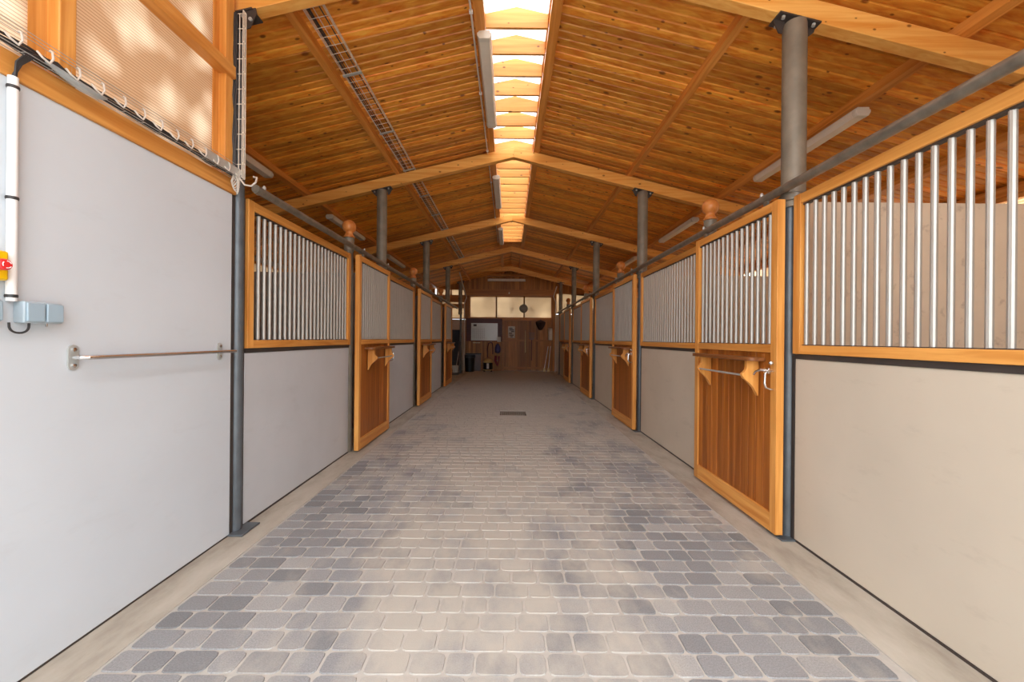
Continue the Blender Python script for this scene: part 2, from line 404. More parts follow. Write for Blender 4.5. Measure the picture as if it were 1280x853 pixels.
purlin(3.20, .07, .08, -.6, YB, 'wooden purlin over the right row of stalls')
purlin(4.56, .09, .09, -.6, YB, 'outermost wooden purlin near the right outer wall')
purlin(-4.48, .09, .09, 2.9, YB, 'outermost wooden purlin near the left outer wall')

# ------------------------------------------------------------------ roof trusses
def truss(y, label, xl=-5.5, xr=5.5, w=.095):
    t = thing('roof_truss', label, 'roof truss', (XC, y, 0), 'timber roof trusses')
    for sgn, xe in ((-1, xl), (1, xr)):
        L = abs(xe-XC)
        mb = MB(); poly = [(0, PEAK_B), (sgn*L, PEAK_B-SL*L), (sgn*L, PEAK_T-SL*L), (0, PEAK_T)]
        mb.prism(poly, 'y', -w/2, w/2)
        mb.build('rafter', M['rafter'], t, bevel=.004)
    return t
truss(TR[0], 'nearest timber roof truss, crossing the top corners of the view', xl=-5.5)
truss(TR[1], 'timber roof truss, second from the camera, above the skylight slats')
truss(TR[2], 'timber roof truss, third from the camera')
truss(TR[3], 'timber roof truss, fourth from the camera, past the end of the skylight')
t = thing('roof_truss', 'last dim timber truss before the back wall, with a flat left arm', 'roof truss', (XC, TR[4], 0), 'timber roof trusses')
MB().prism([(0,4.13),(5.4,4.13-SL*5.4),(5.4,4.32-SL*5.4),(0,4.32)], 'y', -.05, .05).build('rafter', M['rafter'], t, bevel=.004)
MB().prism([(0,4.13),(-5.4,4.0),(-5.4,4.17),(0,4.32)], 'y', -.05, .05).build('rafter', M['rafter'], t, bevel=.004)

# ------------------------------------------------------------------ skylight
def skylight():
    t = thing('skylight', 'long ridge skylight with gable shaped cross boards', 'skylight', (XC, 0, 0))
    for y0, y1 in ((-.6, 2.0), (2.0, 5.27), (5.27, 8.54), (8.54, 11.8)):
        mb = MB()
        for s in (-1, 1):
            mb.prism([(0, PLANK+.09), (s*.36, PLANK+.09-SL*.36), (s*.36, PLANK+.098-SL*.36), (0, PLANK+.098)], 'y', y0, y1)
        mb.build('glazing', M['sky_sheet'], t)
    mb = MB()
    for s in (-1, 1): mb.box(s*.289, s*.299, -.6, 11.8, PLANK-SL*.29, PLANK+.02)
    mb.box(-.29, .29, 11.79, 11.83, 4.28, PLANK+.08)
    mb.build('curb', M['purlin'], t)
    base = 3.70; first = True; src = None
    k = -7
    while base+.339*k < 11.75:
        y = base+.339*k; k += 1
        if any(abs(y-q) < .07 for q in TR): y += .09
        if src is None:
            mb = MB(); mb.prism([(-.288, 4.285), (.288, 4.285), (.288, 4.415), (0, 4.478), (-.288, 4.415)], 'y', -.014, .014)
            src = mb.build('cross_board', M['gable'], t, loc=(0, y, 0))
        else:
            c = src.copy(); C.objects.link(c); c.parent = t; c.location = (0, y, 0)
skylight()

# ------------------------------------------------------------------ steel columns
def column(x, y, label, side, low=True, tall=3.70, r=.076):
    t = thing('steel_column', label, 'column', (x, y, 0), 'steel columns under the trusses')
    top = zr(x, PEAK_B)
    mb = MB(); mb.lathe([(r, 2.36), (r, top-.012)], n=20); mb.build('upper_tube', M['steel'], t)
    mb = MB(); mb.lathe([(r+.004, 2.40), (r+.012, 2.405), (r+.012, 2.45), (r+.004, 2.455)], n=20); mb.build('collar', M['rail'], t)
    mb = MB(); mb.box(-.15, .15, -.065, .065, -.012, 0)
    for sx in (-1, 1): mb.prism([(sx*(r-.005), 0), (sx*.148, 0), (sx*.148, -.035), (sx*(r+.02), -.10), (sx*(r-.005), -.10)], 'y', -.004, .004)
    cp = mb.build('cap_plate', M['channel'], t, loc=(0, 0, top))
    cp.rotation_euler = (0, math.atan(SL)*(1 if x > XC else -1), 0)
    for sx in (-1, 1):
        for q in (-.045, .035): MB().lathe([(.012, -.03), (.012, -.012), (.004, -.01)], n=8, axis='z').build('bolt', M['zinc'], cp, loc=(sx*.11, q, -.004))
    if low:
        d = -1 if x > XC else 1
        mb = MB(); mb.lathe([(.040, .012), (.040, 2.40)], n=16, c=(d*.02,0,0)); mb.build('lower_post', M['post'], t)
        for s in (-1, 1): MB().box(-d*.05, d*.028, s*.042, s*.068, .01, 1.30).build('side_channel', M['channel'], t)
        mb = MB(); mb.box(-.09, .09, -.09, .09, 0, .012); b = mb.build('base_plate', M['post'], t, loc=(d*.03,0,0), bevel=.003)
    return t
CR, CL = 2.035, -1.985
names_r = ['grey steel column nearest the camera on the right, at the large grille',
           'grey steel column behind the near right door and its grille',
           'grey steel column third along the right stall row', 'grey steel column fourth along the right stall row',
           'dark steel column at the far end of the right stall row']
names_l = ['grey steel column second along the left stall row, behind the first left door',
           'grey steel column third along the left stall row', 'grey steel column at the far end of the left stall doors',
           'dark steel column by the back wall on the left, beside the black bin']
for i in range(5): column(CR, TR[i], names_r[i], 1)
for i in range(1, 5): column(CL, TR[i], names_l[i-1], -1)
# the near left one is slimmer: a plain post that carries the upright cable tray
t = thing('steel_column', 'slim blue grey steel post between white wall and first left grille', 'column', (CL, TR[0], 0), 'steel columns under the trusses')
top = zr(CL, PEAK_B)
MB().lathe([(.040, .012), (.040, top-.01)], n=18, c=(.02,0,0)).build('lower_post', M['post'], t)
for s in (-1, 1): MB().box(-.05, .028, s*.042, s*.068, .01, 2.42).build('side_channel', M['channel'], t)
mb = MB(); mb.box(-.15, .15, -.065, .065, -.012, 0)
mb.prism([(.03, 0), (.17, 0), (.17, -.04), (.10, -.13), (.03, -.13)], 'y', -.052, -.044)
cp = mb.build('cap_plate', M['channel'], t, loc=(0, 0, top)); cp.rotation_euler = (0, -math.atan(SL), 0)
for q in ((.075,-.045), (.12,-.075)): MB().lathe([(.013, -.012), (.013, .0), (.005, .002)], n=8, axis='y').build('bolt', M['zinc'], cp, loc=(q[0], -.05, q[1]))
MB().box(-.08, .10, -.09, .11, 0, .014).build('base_plate', M['post'], t, loc=(.03,0,0), bevel=.003)

# ------------------------------------------------------------------ finial posts
def finial(side, y, label):
    x = CR if side > 0 else CL
    t = thing('stall_post', label, 'post', (x, y, 0), 'stall posts topped with wooden balls')
    MB().lathe([(.05, 0), (.05, 2.46), (.058, 2.47), (.062, 2.62), (.058, 2.625)], n=20).build('post', M['steel'], t)
    prof = [(.060, 2.626), (.067, 2.630), (.067, 2.642), (.056, 2.654), (.047, 2.668), (.044, 2.682)]
    R, cz = .082, 2.764
    for k in range(0, 15):
        a = math.radians(-56 + k*146/14); prof.append((R*math.cos(a), cz+R*math.sin(a)))
    MB().lathe(prof, n=28).build('ball_finial', M['ball'], t)
FRY = [4.06, 7.333, 10.605, 13.878]; FLY = [4.90, 8.165, 11.437]
for i, y in enumerate(FRY): finial(1, y, ['stall post with wooden ball finial above the near right door','stall post with ball finial above the second right door','stall post with ball finial above the third right door','small dark ball finial post at the far right, before the back wall'][i])
for i, y in enumerate(FLY): finial(-1, y, ['stall post with ball finial between first left grille and first left door','stall post with ball finial before the second left door','stall post with ball finial before the last left door'][i])

# ------------------------------------------------------------------ fixed stall fronts
def wallx(side, s):                                   # s metres out from the wall face into the aisle
    return (XR - s) if side > 0 else (XL + s)
BARS = {}
def barmesh(z0, z1):
    k = (round(z0,3), round(z1,3))
    if k not in BARS:
        mb = MB(); mb.lathe([(.0142, z0), (.0142, z1)], n=10); o = mb.build('bar', M['bar']); BARS[k] = o.data; bpy.data.objects.remove(o)
    return BARS[k]
def bars(parent, x, ya, yb, z0, z1, pitch=.0735):
    n = max(2, round((yb-ya)/pitch)); st = (yb-ya)/n
    for i in range(n):
        o = bpy.data.objects.new('bar', barmesh(z0, z1)); C.objects.link(o); o.parent = parent; o.location = (x, ya+st*(i+.5), 0)
def fixed_front(side, y0, y1, label, mat):
    """y0, y1: clear length between the posts"""
    x = wallx(side, 0); d = -1 if side > 0 else 1; L = y1-y0
    t = thing('stall_screen', label, 'stall wall', (x, y0, 0), 'fixed stall fronts with steel bar grilles')
    def part(name, mat, x0, x1, a, b, z0, z1, bv=.004): MB().box(d*x0, d*x1, a, b, z0, z1).build(name, mat, t, bevel=bv)
    part('wall_board', mat, 0, -.045, .002, L-.002, .014, 1.279, .003)
    part('cap_channel', M['channel'], .006, -.051, 0, L, 1.279, 1.312, 0)
    part('sole_channel', M['channel'], .002, -.048, .002, L-.002, 0, .014, 0)
    part('frame_stile', M['frame_z'], .022, -.036, 0, .068, 1.314, 2.42); part('frame_stile', M['frame_z'], .022, -.036, L-.068, L, 1.314, 2.42)
    part('bottom_rail', M['frame_y'], .020, -.034, .068, L-.068, 1.314, 1.374); part('top_rail', M['frame_y'], .020, -.034, .068, L-.068, 2.350, 2.418)
    part('bar_socket', M['channel'], .004, -.024, .069, L-.069, 1.374, 1.379, 0); part('bar_socket', M['channel'], .004, -.024, .069, L-.069, 2.338, 2.350, 0)
    bars(t, -d*.010, .053, L-.053, 1.377, 2.342)
    return t
RL = ['large barred stall front nearest the camera on the right, over beige wall','barred stall front just past the near right door','barred stall front between the second and third right doors','barred stall front between the third and fourth right doors','barred stall front at the far end of the right row']
for i in range(5): fixed_front(1, (FRY[i-1] if i else FRY[0]-3.2725)+.062, TR[i]-.07, RL[i], M['beige_board'])
LL = ['barred stall front nearest the camera on the left, over grey white wall','barred stall front between the first and second left doors','barred stall front between the second and third left doors']
for i in range(3): fixed_front(-1, TR[i]+.07, FLY[i]-.062, LL[i], M['grey_board'])

# ------------------------------------------------------------------ sliding doors
def door(side, y0, y1, label):
    xo = 1.885 if side > 0 else -1.818; d = -1 if side > 0 else 1; th = .055
    L = y1-y0
    t = thing('sliding_door', label, 'door', (xo, (y0+y1)/2, 0), 'sliding stall doors of honey coloured wood')
    # u runs from the latch side to the hinge-less side
    Y = lambda u: (-L/2+u) if side > 0 else (L/2-u)
    st = .068
    e0, e1 = Y(st), Y(L-st)
    for a, b in ((0, st), (L-st, L)): MB().box(0, -d*th, Y(a), Y(b), .03, 2.405).build('stile', M['frame_z'], t, bevel=.004)
    for z0, z1 in ((.03, .165), (1.318, 1.378), (2.338, 2.403)): MB().box(-d*.001, -d*th, e0, e1, z0, z1).build('cross_rail', M['frame_y'], t, bevel=.004)
    # board panel: vertical matchboards set back from the frame
    mb = MB(); ya, yb = min(e0,e1), max(e0,e1); p = .095; y = ya
    while y < yb-.002:
        ye = min(y+p, yb)
        mb.prism([(-d*.040, y), (-d*.018, y), (-d*.015, y+.003), (-d*.015, ye-.003), (-d*.018, ye), (-d*.040, ye)], 'z', .165, 1.318); y = ye
    mb.build('board_panel', M['door_board'], t, smooth=False)
    for z0, z1 in ((1.378, 1.383), (2.327, 2.338)): MB().box(-d*.012, -d*.040, ya, yb, z0, z1).build('bar_socket', M['channel'], t)
    bars(t, -d*.026, ya+.01, yb-.01, 1.38, 2.332)
    # ledge
    s0, s1 = min(Y(.12), Y(1.06)), max(Y(.12), Y(1.06)); r = .05; poly = [(d*0, s0), (d*0, s1)]
    for k in range(6):
        a = math.radians(90-18*k); poly.append((d*(.125-r+r*math.cos(a)), s1-r+r*math.sin(a)))
    for k in range(6):
        a = math.radians(-18*k); poly.append((d*(.125-r+r*math.cos(a)), s0+r+r*math.sin(a)))
    MB().prism(poly, 'z', 1.252, 1.280).build('ledge', M['ledge'], t, bevel=.004)
    # curved brackets
    prof = [(0, 1.251), (.090, 1.251), (.090, 1.205), (.094, 1.185), (.106, 1.168), (.122, 1.155), (.124, 1.140), (.112, 1.118), (.088, 1.098), (.062, 1.076), (.040, 1.050), (.022, 1.015), (.004, .985), (0, .985)]
    for u in (.215, .925):
        MB().prism([(d*a, b) for a, b in prof], 'y', Y(u)-.017, Y(u)+.017).build('ledge_bracket', M['bracket'], t, bevel=.002)
    MB().tube([(d*.108, Y(.20), 1.140), (d*.108, Y(.94), 1.140)], .0075, 8).build('blanket_rod', M['zinc'], t)
    # latch: bolt on top, catch, pull handle
    mb = MB(); mb.tube([(d*.006, Y(.034), 1.245), (d*.020, Y(.034), 1.245), (d*.03, Y(.034), 1.245)], [.016,.016,.008], 12); mb.build('stop_knob', M['chrome'], t)
    mb = MB()
    mb.tube([(0, Y(.03), 1.185), (d*.045, Y(.03), 1.190), (d*.062, Y(.03), 1.170), (d*.064, Y(.03), 1.10), (d*.055, Y(.03), 1.07), (d*.03, Y(.03), 1.058), (0, Y(.03), 1.056)], .0075, 10)
    mb.build('pull_handle', M['chrome'], t)
    mb = MB(); mb.box(0, d*.02, Y(.055), Y(.115), 1.165, 1.205); mb.tube([(d*.02, Y(.06), 1.185), (d*.05, Y(.095), 1.192), (d*.062, Y(.135), 1.178), (d*.066, Y(.155), 1.150)], [.012,.011,.009,.008], 10)
    mb.build('catch', M['chrome'], t, bevel=.002)
    # hangers up to the rail
    zt = 2.475
    for u in (.16, L-.16):
        mb = MB(); mb.box(-d*.012, -d*.03, Y(u)-.02, Y(u)+.02, 2.405, zt-.032); mb.build('hanger', M['rail'], t)
    mb = MB(); mb.box(-d*.022, -d*.034, Y(.02), Y(.10), .012, .03); mb.build('floor_guide', M['channel'], t)
RD = [2.81+3.2725*i for i in range(4)]
for i, y in enumerate(RD): door(1, y, y+1.24, ['closed wooden sliding door nearest the camera on the right','second closed wooden sliding door along the right row','third closed wooden sliding door along the right row','dark farthest sliding door of the right row'][i])
LD = [4.815+3.2725*i for i in range(3)]
for i, y in enumerate(LD): door(-1, y, y+1.235, ['closed wooden sliding door nearest the camera on the left','second closed wooden sliding door along the left row','last sliding door of the left row, beside the bucket'][i])

# ------------------------------------------------------------------ rails the doors slide on
def rail(x, y0, y1, ys, label):
    t = thing('sliding_rail', label, 'rail', (x, 0, 2.475), 'steel rails above the stall doors')
    MB().tube([(0, y0, 0), (0, y1, 0)], .030, 16).build('tube', M['rail'], t)
    d = 1 if x > 0 else -1
    for y in ys:
        MB().box(.0, d*.06, y-.02, y+.02, -.006, .006).build('rail_bracket', M['zinc'], t)
        MB().lathe([(.013, .029), (.013, .046), (.007, .058), (.002, .060)], n=10, c=(0, y, 0)).build('bolt', M['zinc'], t)
rail(1.922, -.5, 15.95, [TR[0]+.18, FRY[0]-.1, TR[1]+.16, FRY[1]-.1, TR[2]+.16, FRY[2]-.1, TR[3]+.16, FRY[3]-.1], 'round steel rail running along the top of the right stalls')
rail(-1.853, TR[0]+.02, 14.0, [TR[0]+.12, FLY[0]+.15, TR[1]-.1, FLY[1]+.15, TR[2]-.1, FLY[2]+.15], 'round steel rail running along the top of the left stalls')

# ------------------------------------------------------------------ stall partitions, outer walls
def partition(side, y, label, mat):
    x0, x1 = (2.10, 5.33) if side > 0 else (-2.05, -5.33)
    o = MB().box(x0, x1, y-.025, y+.025, 0, 2.40); o = o.build('stall_partition', mat, bevel=.004)
    tag(o, label, 'partition', 'solid walls between the stalls')
for i in range(5): partition(1, TR[i], ['beige solid wall seen behind the large near right grille','solid wall behind the bars of the near right door','solid wall between second and third right stalls','solid wall between third and fourth right stalls','solid wall at the far end of the right stalls'][i], M['partition'])
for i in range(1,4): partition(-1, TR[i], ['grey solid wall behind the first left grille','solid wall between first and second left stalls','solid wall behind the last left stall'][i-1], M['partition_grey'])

def band_window(name, x0, x1, y0, y1, z0, z1, axis, n, sheetm, framem, label=None):
    """a window with frame and panes in a wall normal to x (axis 'x') or y (axis 'y')"""
    t = bpy.data.objects.new(name, None); C.objects.link(t); struct(t, label, 'window')
    if axis == 'x':
        t.location = (x0, (y0+y1)/2, z0); mb = MB(); h = z1-z0; a, b = y0-(y0+y1)/2, y1-(y0+y1)/2
        mb.box(-.03,.03,a,b,0,.05); mb.box(-.03,.03,a,b,h-.05,h)
        for i in range(n+1):
            yy = a+(b-a)*i/n; mb.box(-.031,.031,yy-.025,yy+.025,.002,h-.002)
        mb.build('window_frame', framem, t)
        for i in range(n): MB().box(-.005,.005,a+(b-a)*i/n+.02,a+(b-a)*(i+1)/n-.02,.04,h-.04).build('pane', sheetm, t)
    else:
        t.location = ((x0+x1)/2, y0, z0); mb = MB(); h = z1-z0; a, b = x0-(x0+x1)/2, x1-(x0+x1)/2
        mb.box(a,b,-.03,.03,0,.05); mb.box(a,b,-.03,.03,h-.05,h)
        for i in range(n+1):
            xx = a+(b-a)*i/n; mb.box(xx-.025,xx+.025,-.031,.031,.002,h-.002)
        mb.build('window_frame', framem, t)
        for i in range(n): MB().box(a+(b-a)*i/n+.02,a+(b-a)*(i+1)/n-.02,-.005,.005,.04,h-.04).build('pane', sheetm, t)
    return t
mb = MB(); mb.box(5.35, 5.5, -.6, YB, 0, 2.15); struct(mb.build('wall_right', M['outer_wall'])); mb = MB(); mb.box(5.35, 5.5, -.6, YB, 3.00, 3.10); struct(mb.build('trim_4', M['frame_y']))
mb = MB(); mb.box(-5.5, -5.35, 2.9, YB, 0, 2.30); mb.box(-5.5, -5.35, 2.9, YB, 3.00, 3.10); struct(mb.build('wall_outer_left', M['outer_wall']))
band_window('window_4', 5.42, 0, -.5, YB-.1, 2.15, 3.00, 'x', 12, M['poly_window'], M['frame_y'])
band_window('window_5', -5.42, 0, 3.0, YB-.1, 2.30, 3.00, 'x', 10, M['poly_back'], M['frame_y'])
mb = MB(); mb.prism([(-2.06,0), (-5.5,0), (-5.5,3.13), (-2.06,3.95)], 'y', TR[0]-.16, TR[0]-.10); struct(mb.build('wall_side_left', M['outer_wall']))
mb = MB(); mb.prism([(2.1,0), (5.5,0), (5.5,3.1), (2.1,3.95)], 'y', -.6, -.5); struct(mb.build('wall_front_right', M['outer_wall']))

# ------------------------------------------------------------------ near left wall with polycarbonate glazing above
mb = MB(); mb.box(XL-.12, XL, -.6, TR[0]-.075, .012, 2.40); struct(mb.build('wall_left', M['white_wall'], bevel=.003), 'plain white wall nearest the camera on the left', 'wall')
mb = MB(); mb.box(XL-.118, XL-.004, -.6, TR[0]-.08, 0, .012); struct(mb.build('baseboard_left', M['channel']))
mb = MB(); mb.box(XL-.10, XL+.012, -.6, TR[0]-.05, 2.40, 2.50); o = mb.build('wall_beam', M['frame_y'], bevel=.004)
struct(tag(o, 'orange wooden beam on top of the white left wall', 'beam'))
def glazing_wall():
    t = thing('glazed_screen', 'ribbed translucent screen in wooden studs above the white left wall', 'glazed screen', (XL, 0, 2.50))
    H = zr(XL, PLANK)-2.50
    for y0, y1 in ((.35, 1.70), (1.70, 2.74)):
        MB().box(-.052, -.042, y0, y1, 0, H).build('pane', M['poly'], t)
    for y0, y1 in ((1.708, 1.777), (2.705, 2.79), (.30, .376), (-.55, -.47)):
        MB().box(-.075, .012, y0, y1, 0, H).build('stud', M['frame_z'], t, bevel=.004)
    MB().box(-.068, -.040, 1.64, 1.708, .0, H).build('cover_strip', M['frame_z'], t)
    MB().box(-.070, -.036, 2.655, 2.705, .0, H).build('cover_strip', M['frame_z'], t)
    MB().box(-.040, .035, 1.778, 2.775, .69, .775).build('cross_rail', M['frame_y'], t, bevel=.004)
glazing_wall()

# ------------------------------------------------------------------ fittings on the near left wall
t = thing('tether_bar', 'horizontal chrome bar fixed to the white left wall', 'bar', (XL, 2.25, 1.30))
MB().tube([(.012, -.47, 0), (.040, -.468, 0), (.058, -.452, 0), (.064, -.42, 0), (.064, .50, 0)], .011, 12).build('tube', M['chrome'], t)
for y in (-.47, .43):
    mb = MB(); r = .022; poly = []
    for k in range(9): a = math.radians(180*k/8); poly.append((y+r*math.cos(a), .045-r+r*math.sin(a)+.012))
    for k in range(9): a = math.radians(180+180*k/8); poly.append((y+r*math.cos(a), -.045+r+r*math.sin(a)-.012))
    mb.prism(poly, 'x', .001, .008)
    if y > 0: mb.tube([(.008, y, 0), (.06, y, 0)], .009, 10)
    b = mb.build('mount_plate', M['zinc'], t)
    for z in (-.035, .035): MB().lathe([(.009, .008), (.009, .014), (.003, .016)], n=8, c=(0, y, z), axis='x').build('bolt', M['chrome'], b)

t = thing('conduit', 'white vertical conduit pipe on the left wall beside the emergency stop', 'pipe', (XL+.02, 1.545, 1.53))
MB().tube([(0,0,0), (0,0,.87)], .0155, 14).build('pipe', M['plastic_white'], t)
for z in (.02, .40, .83): MB().lathe([(.0175, z-.006), (.0185, z), (.0175, z+.006)], n=14).build('clamp', M['cable'], t)
mb = MB()
for k in range(5):
    mb.tube([(.006*math.cos(k*1.3), .006*math.sin(k*1.3), .86), (.012, .004*k, .93), (.018, .03+.006*k, .985), (.028, .085+.01*k, 1.0+.003*k), (.030, .16, .995)], .0042, 6)
mb.build('cable_bundle', M['cable'], t)

t = thing('emergency_stop', 'yellow emergency stop box with red mushroom button on left wall', 'switch', (XL, 1.475, 1.66))
MB().box(.001, .05, -.06, .040, -.056, .056).build('housing', M['yellow'], t, bevel=.008)
b = MB().lathe([(.012, .05), (.012, .066), (.021, .068), (.0215, .084), (.018, .09), (.002, .092)], n=20, axis='x').build('button', M['red'], t)
mb = MB()
for a0 in (20, 140, 260):
    pts = [(.0925, .013*math.cos(math.radians(a0+k*14)), .013*math.sin(math.radians(a0+k*14))) for k in range(6)]
    mb.tube(pts, .0016, 5)
mb.build('arrow_mark', M['plastic_white'], b)

def sockets(y0, n, label):
    t = thing('socket_box', label, 'socket box', (XL, y0, 1.447), 'grey socket boxes on the left wall')
    L = n*.068
    MB().box(.001, .046, 0, L, 0, .086).build('housing', M['plastic_grey'], t, bevel=.005)
    for i in range(n): MB().box(.046, .056, .004+i*.068, .064+i*.068, .006, .080).build('lid', M['plastic_blue'], t, bevel=.003)
    pts = [(.024, -.03+(.065)*(.5-.5*math.cos(PI*k/12)), -.04*math.sin(PI*k/12)**.6) for k in range(13)]
    MB().tube(pts, .004, 8).build('cable_loop', M['cable'], t)
    if n == 2: MB().lathe([(.004,-.012),(.004,.0)], n=8, c=(.03,.09,0)).build('key', M['chrome'], t)
sockets(1.565, 2, 'pale grey double socket box on left wall under the white conduit')
sockets(1.43, 1, 'grey socket box cut off by the left edge of the photo')
# wire trays on the left wall
def wire_tray(name, label, p0, p1, u, v, w, h, step, ncable, loc_mats=('wire','cable'), r=.0028):
    """open wire basket from p0 to p1; u = across, v = depth direction"""
    p0, p1, u, v = Vector(p0), Vector(p1), Vector(u).normalized(), Vector(v).normalized()
    t = thing(name, label, 'cable tray', tuple(p0)); L = (p1-p0).length; d = (p1-p0).normalized()
    mb = MB()
    for a, b in ((0,0), (.5,0), (1,0), (0,1), (1,1), (0,.5), (1,.5)):
        q = u*(a*w)+v*(b*h); mb.tube([q, q+d*L], r, 5)
    n = int(L/step)
    for i in range(n+1):
        q = d*(i*L/n); mb.tube([q+v*h, q, q+u*w, q+u*w+v*h], r*.95, 5)
    mb.build('wire_basket', M[loc_mats[0]], t)
    mb = MB()
    for k in range(ncable):
        a = (.12+.30*k/max(1,ncable-1)) if k < ncable-1 else (.85 if r > .002 else .48); pts = []
        for i in range(13):
            s = L*i/12; pts.append(d*s+u*(w*(a+.05*math.sin(i*1.7+k)))+v*(.008+.004*math.sin(i*2.3+k*1.1)))
        mb.tube(pts, .005, 6)
    mb.build('cables', M[loc_mats[1]], t)
    return t
t = wire_tray('cable_tray', 'wire basket tray of cables along the top of the white left wall', (XL+.016, 1.35, 2.502), (XL+.016, 2.765, 2.502), (0,0,1), (1,0,0), .085, .045, .10, 5, ('zinc','cable'), .0015)
for k in range(14):
    y = .06+.103*k
    MB().tube([(.047, y-.03, .03), (.058, y-.02, .01), (.064, y, .0), (.064, y+.012, .025), (.058, y+.014, .055), (.048, y+.014, .062)], .0042, 6).build('clip', M['lightcable'], t)
mb = MB(); mb.tube([(.03, .28, .02), (.045, .33, .0), (.05, .40, -.012), (.048, .47, -.008), (.035, .52, .01)], [.006,.015,.019,.015,.006], 10); mb.build('plastic_wrap', M['wrap'], t)
mb = MB(); mb.box(.047, .055, 1.12, 1.42, .005, .06); mb.build('cover_plate', M['zinc'], t)
t = wire_tray('cable_tray', 'upright wire basket tray of cables climbing the near left post', (XL+.005, TR[0]-.085, 2.50), (XL+.005, TR[0]-.085, 3.66), (1,0,0), (0,-1,0), .088, .03, .10, 4)
mb = MB()
for k in range(7):
    a = k*.9; mb.tube([(.05+.02*math.cos(a+j*.9), -.035-.02*math.sin(j*.7+k), -.06+.05*math.sin(a+j*1.1)+.01*j) for j in range(8)], .0038, 6)
mb.tube([(.07,-.03,.0), (.10,-.02,-.045), (.14,-.01,-.05), (.165,.0,-.02), (.16,.02,.02), (.13,.03,.03)], .006, 7)
mb.build('loose_ends', M['lightcable'], t)

# cable ladder under the left roof slope
def roof_tray():
    xa, xb = -1.625, -1.475; z = lambda x: zr(x, PEAK_T)+.006
    sl = Vector((xb-xa, 0, z(xb)-z(xa)))
    t = wire_tray('cable_tray', 'long wire basket tray under the left roof slope, running to the back', (xa, 2.2, z(xa)), (xa, 12.75, z(xa)), sl, (-.24,0,1), .155, .052, .098, 4)
    src = None
    for k in range(10):
        y = 3.86-2.2+1.09*k-1.09
        mb = MB(); n = sl.normalized()
        q = MB(); q.box(-.012, .172, -.014, .014, -.014, -.003); b = q.build('cross_bracket', M['zinc'], t, loc=(0, y, 0)); b.rotation_euler = (0, -math.atan(SL), 0)
roof_tray()
# thin conduit with saddle along the left ridge purlin
t = thing('conduit', 'thin white conduit along the left side of the skylight purlin', 'pipe', (XC-.40, 0, zr(XC-.40, PEAK_T)-.012))
MB().tube([(0, 1.0, 0), (0, 11.7, 0)], .009, 8).build('pipe', M['lightcable'], t)
for y in (3.45, 4.6, 6.0, 7.2, 9.3): MB().box(-.016, .016, y-.012, y+.012, -.012, .012).build('clamp', M['plastic_white'], t)
# diagonal and upright light pipes by the back wall
def pipe(pts, r, mat, label):
    t = tag(MB().tube(pts, r, 10).build('downpipe', mat), label, 'pipe'); return t
def P3(x, y, Y): X, Z = px(x, y, Y); return (X, Y, Z)
pipe([P3(574.5,341,14.6), P3(583,372,16.4), P3(580.5,380,16.4), (P3(580.5,380,16.4)[0], 16.4, .0)], .022, M['lightcable'], 'pale pipe slanting down beside the left end of the back windows')
pipe([P3(696,358,16.6), P3(692,371,16.7), P3(694.5,378,16.7), (P3(694.5,378,16.7)[0], 16.7, 0)], .022, M['lightcable'], 'pale pipe slanting down beside the right end of the back windows')

# ------------------------------------------------------------------ lamps
def lamp(x, y0, y1, label, z, grp, w=.13):
    t = thing('fluorescent_lamp', label, 'lamp', (x, (y0+y1)/2, z), grp); L = y1-y0
    MB().box(-w*.42, w*.42, -L/2, L/2, -.025, 0).build('housing', M['lamp_body'], t, bevel=.004)
    prof = [(-w/2, -.02), (-w/2, -.045), (-w*.36, -.075), (w*.36, -.075), (w/2, -.045), (w/2, -.02)]
    MB().prism(prof, 'y', -L/2+.05, L/2-.05).build('diffuser', M['diffuser'], t)
    for s in (-1, 1): MB().prism([(a*1.04, b*1.04) for a, b in prof], 'y', s*(L/2-.05), s*(L/2)).build('end_cap', M['lamp_body'], t, bevel=.004)
LY = [(3.62+3.2725*k, 5.16+3.2725*k) for k in range(3)]
for i, (a, b) in enumerate(LY):
    lamp(XC-.30, a+.08, b+.12, ['long strip lamp nearest the camera, hanging beside the skylight','strip lamp beside the skylight, second from the camera','strip lamp beside the far end of the skylight'][i], zr(XC-.30, PEAK_T)-.0, 'strip lamps beside the skylight')
    lamp(3.20, a, b, ['dusty strip lamp over the right stalls, nearest the camera','dusty strip lamp over the right stalls, second from the camera','dusty strip lamp over the right stalls, third from the camera'][i], zr(3.20, PEAK_T)-.03, 'strip lamps over the right stalls')
    lamp(-3.14, a, b, ['dusty strip lamp over the left stalls, nearest the camera','dusty strip lamp over the left stalls, second from the camera','dusty strip lamp over the left stalls, third from the camera'][i], zr(-3.14, PEAK_T)-.03, 'strip lamps over the left stalls')

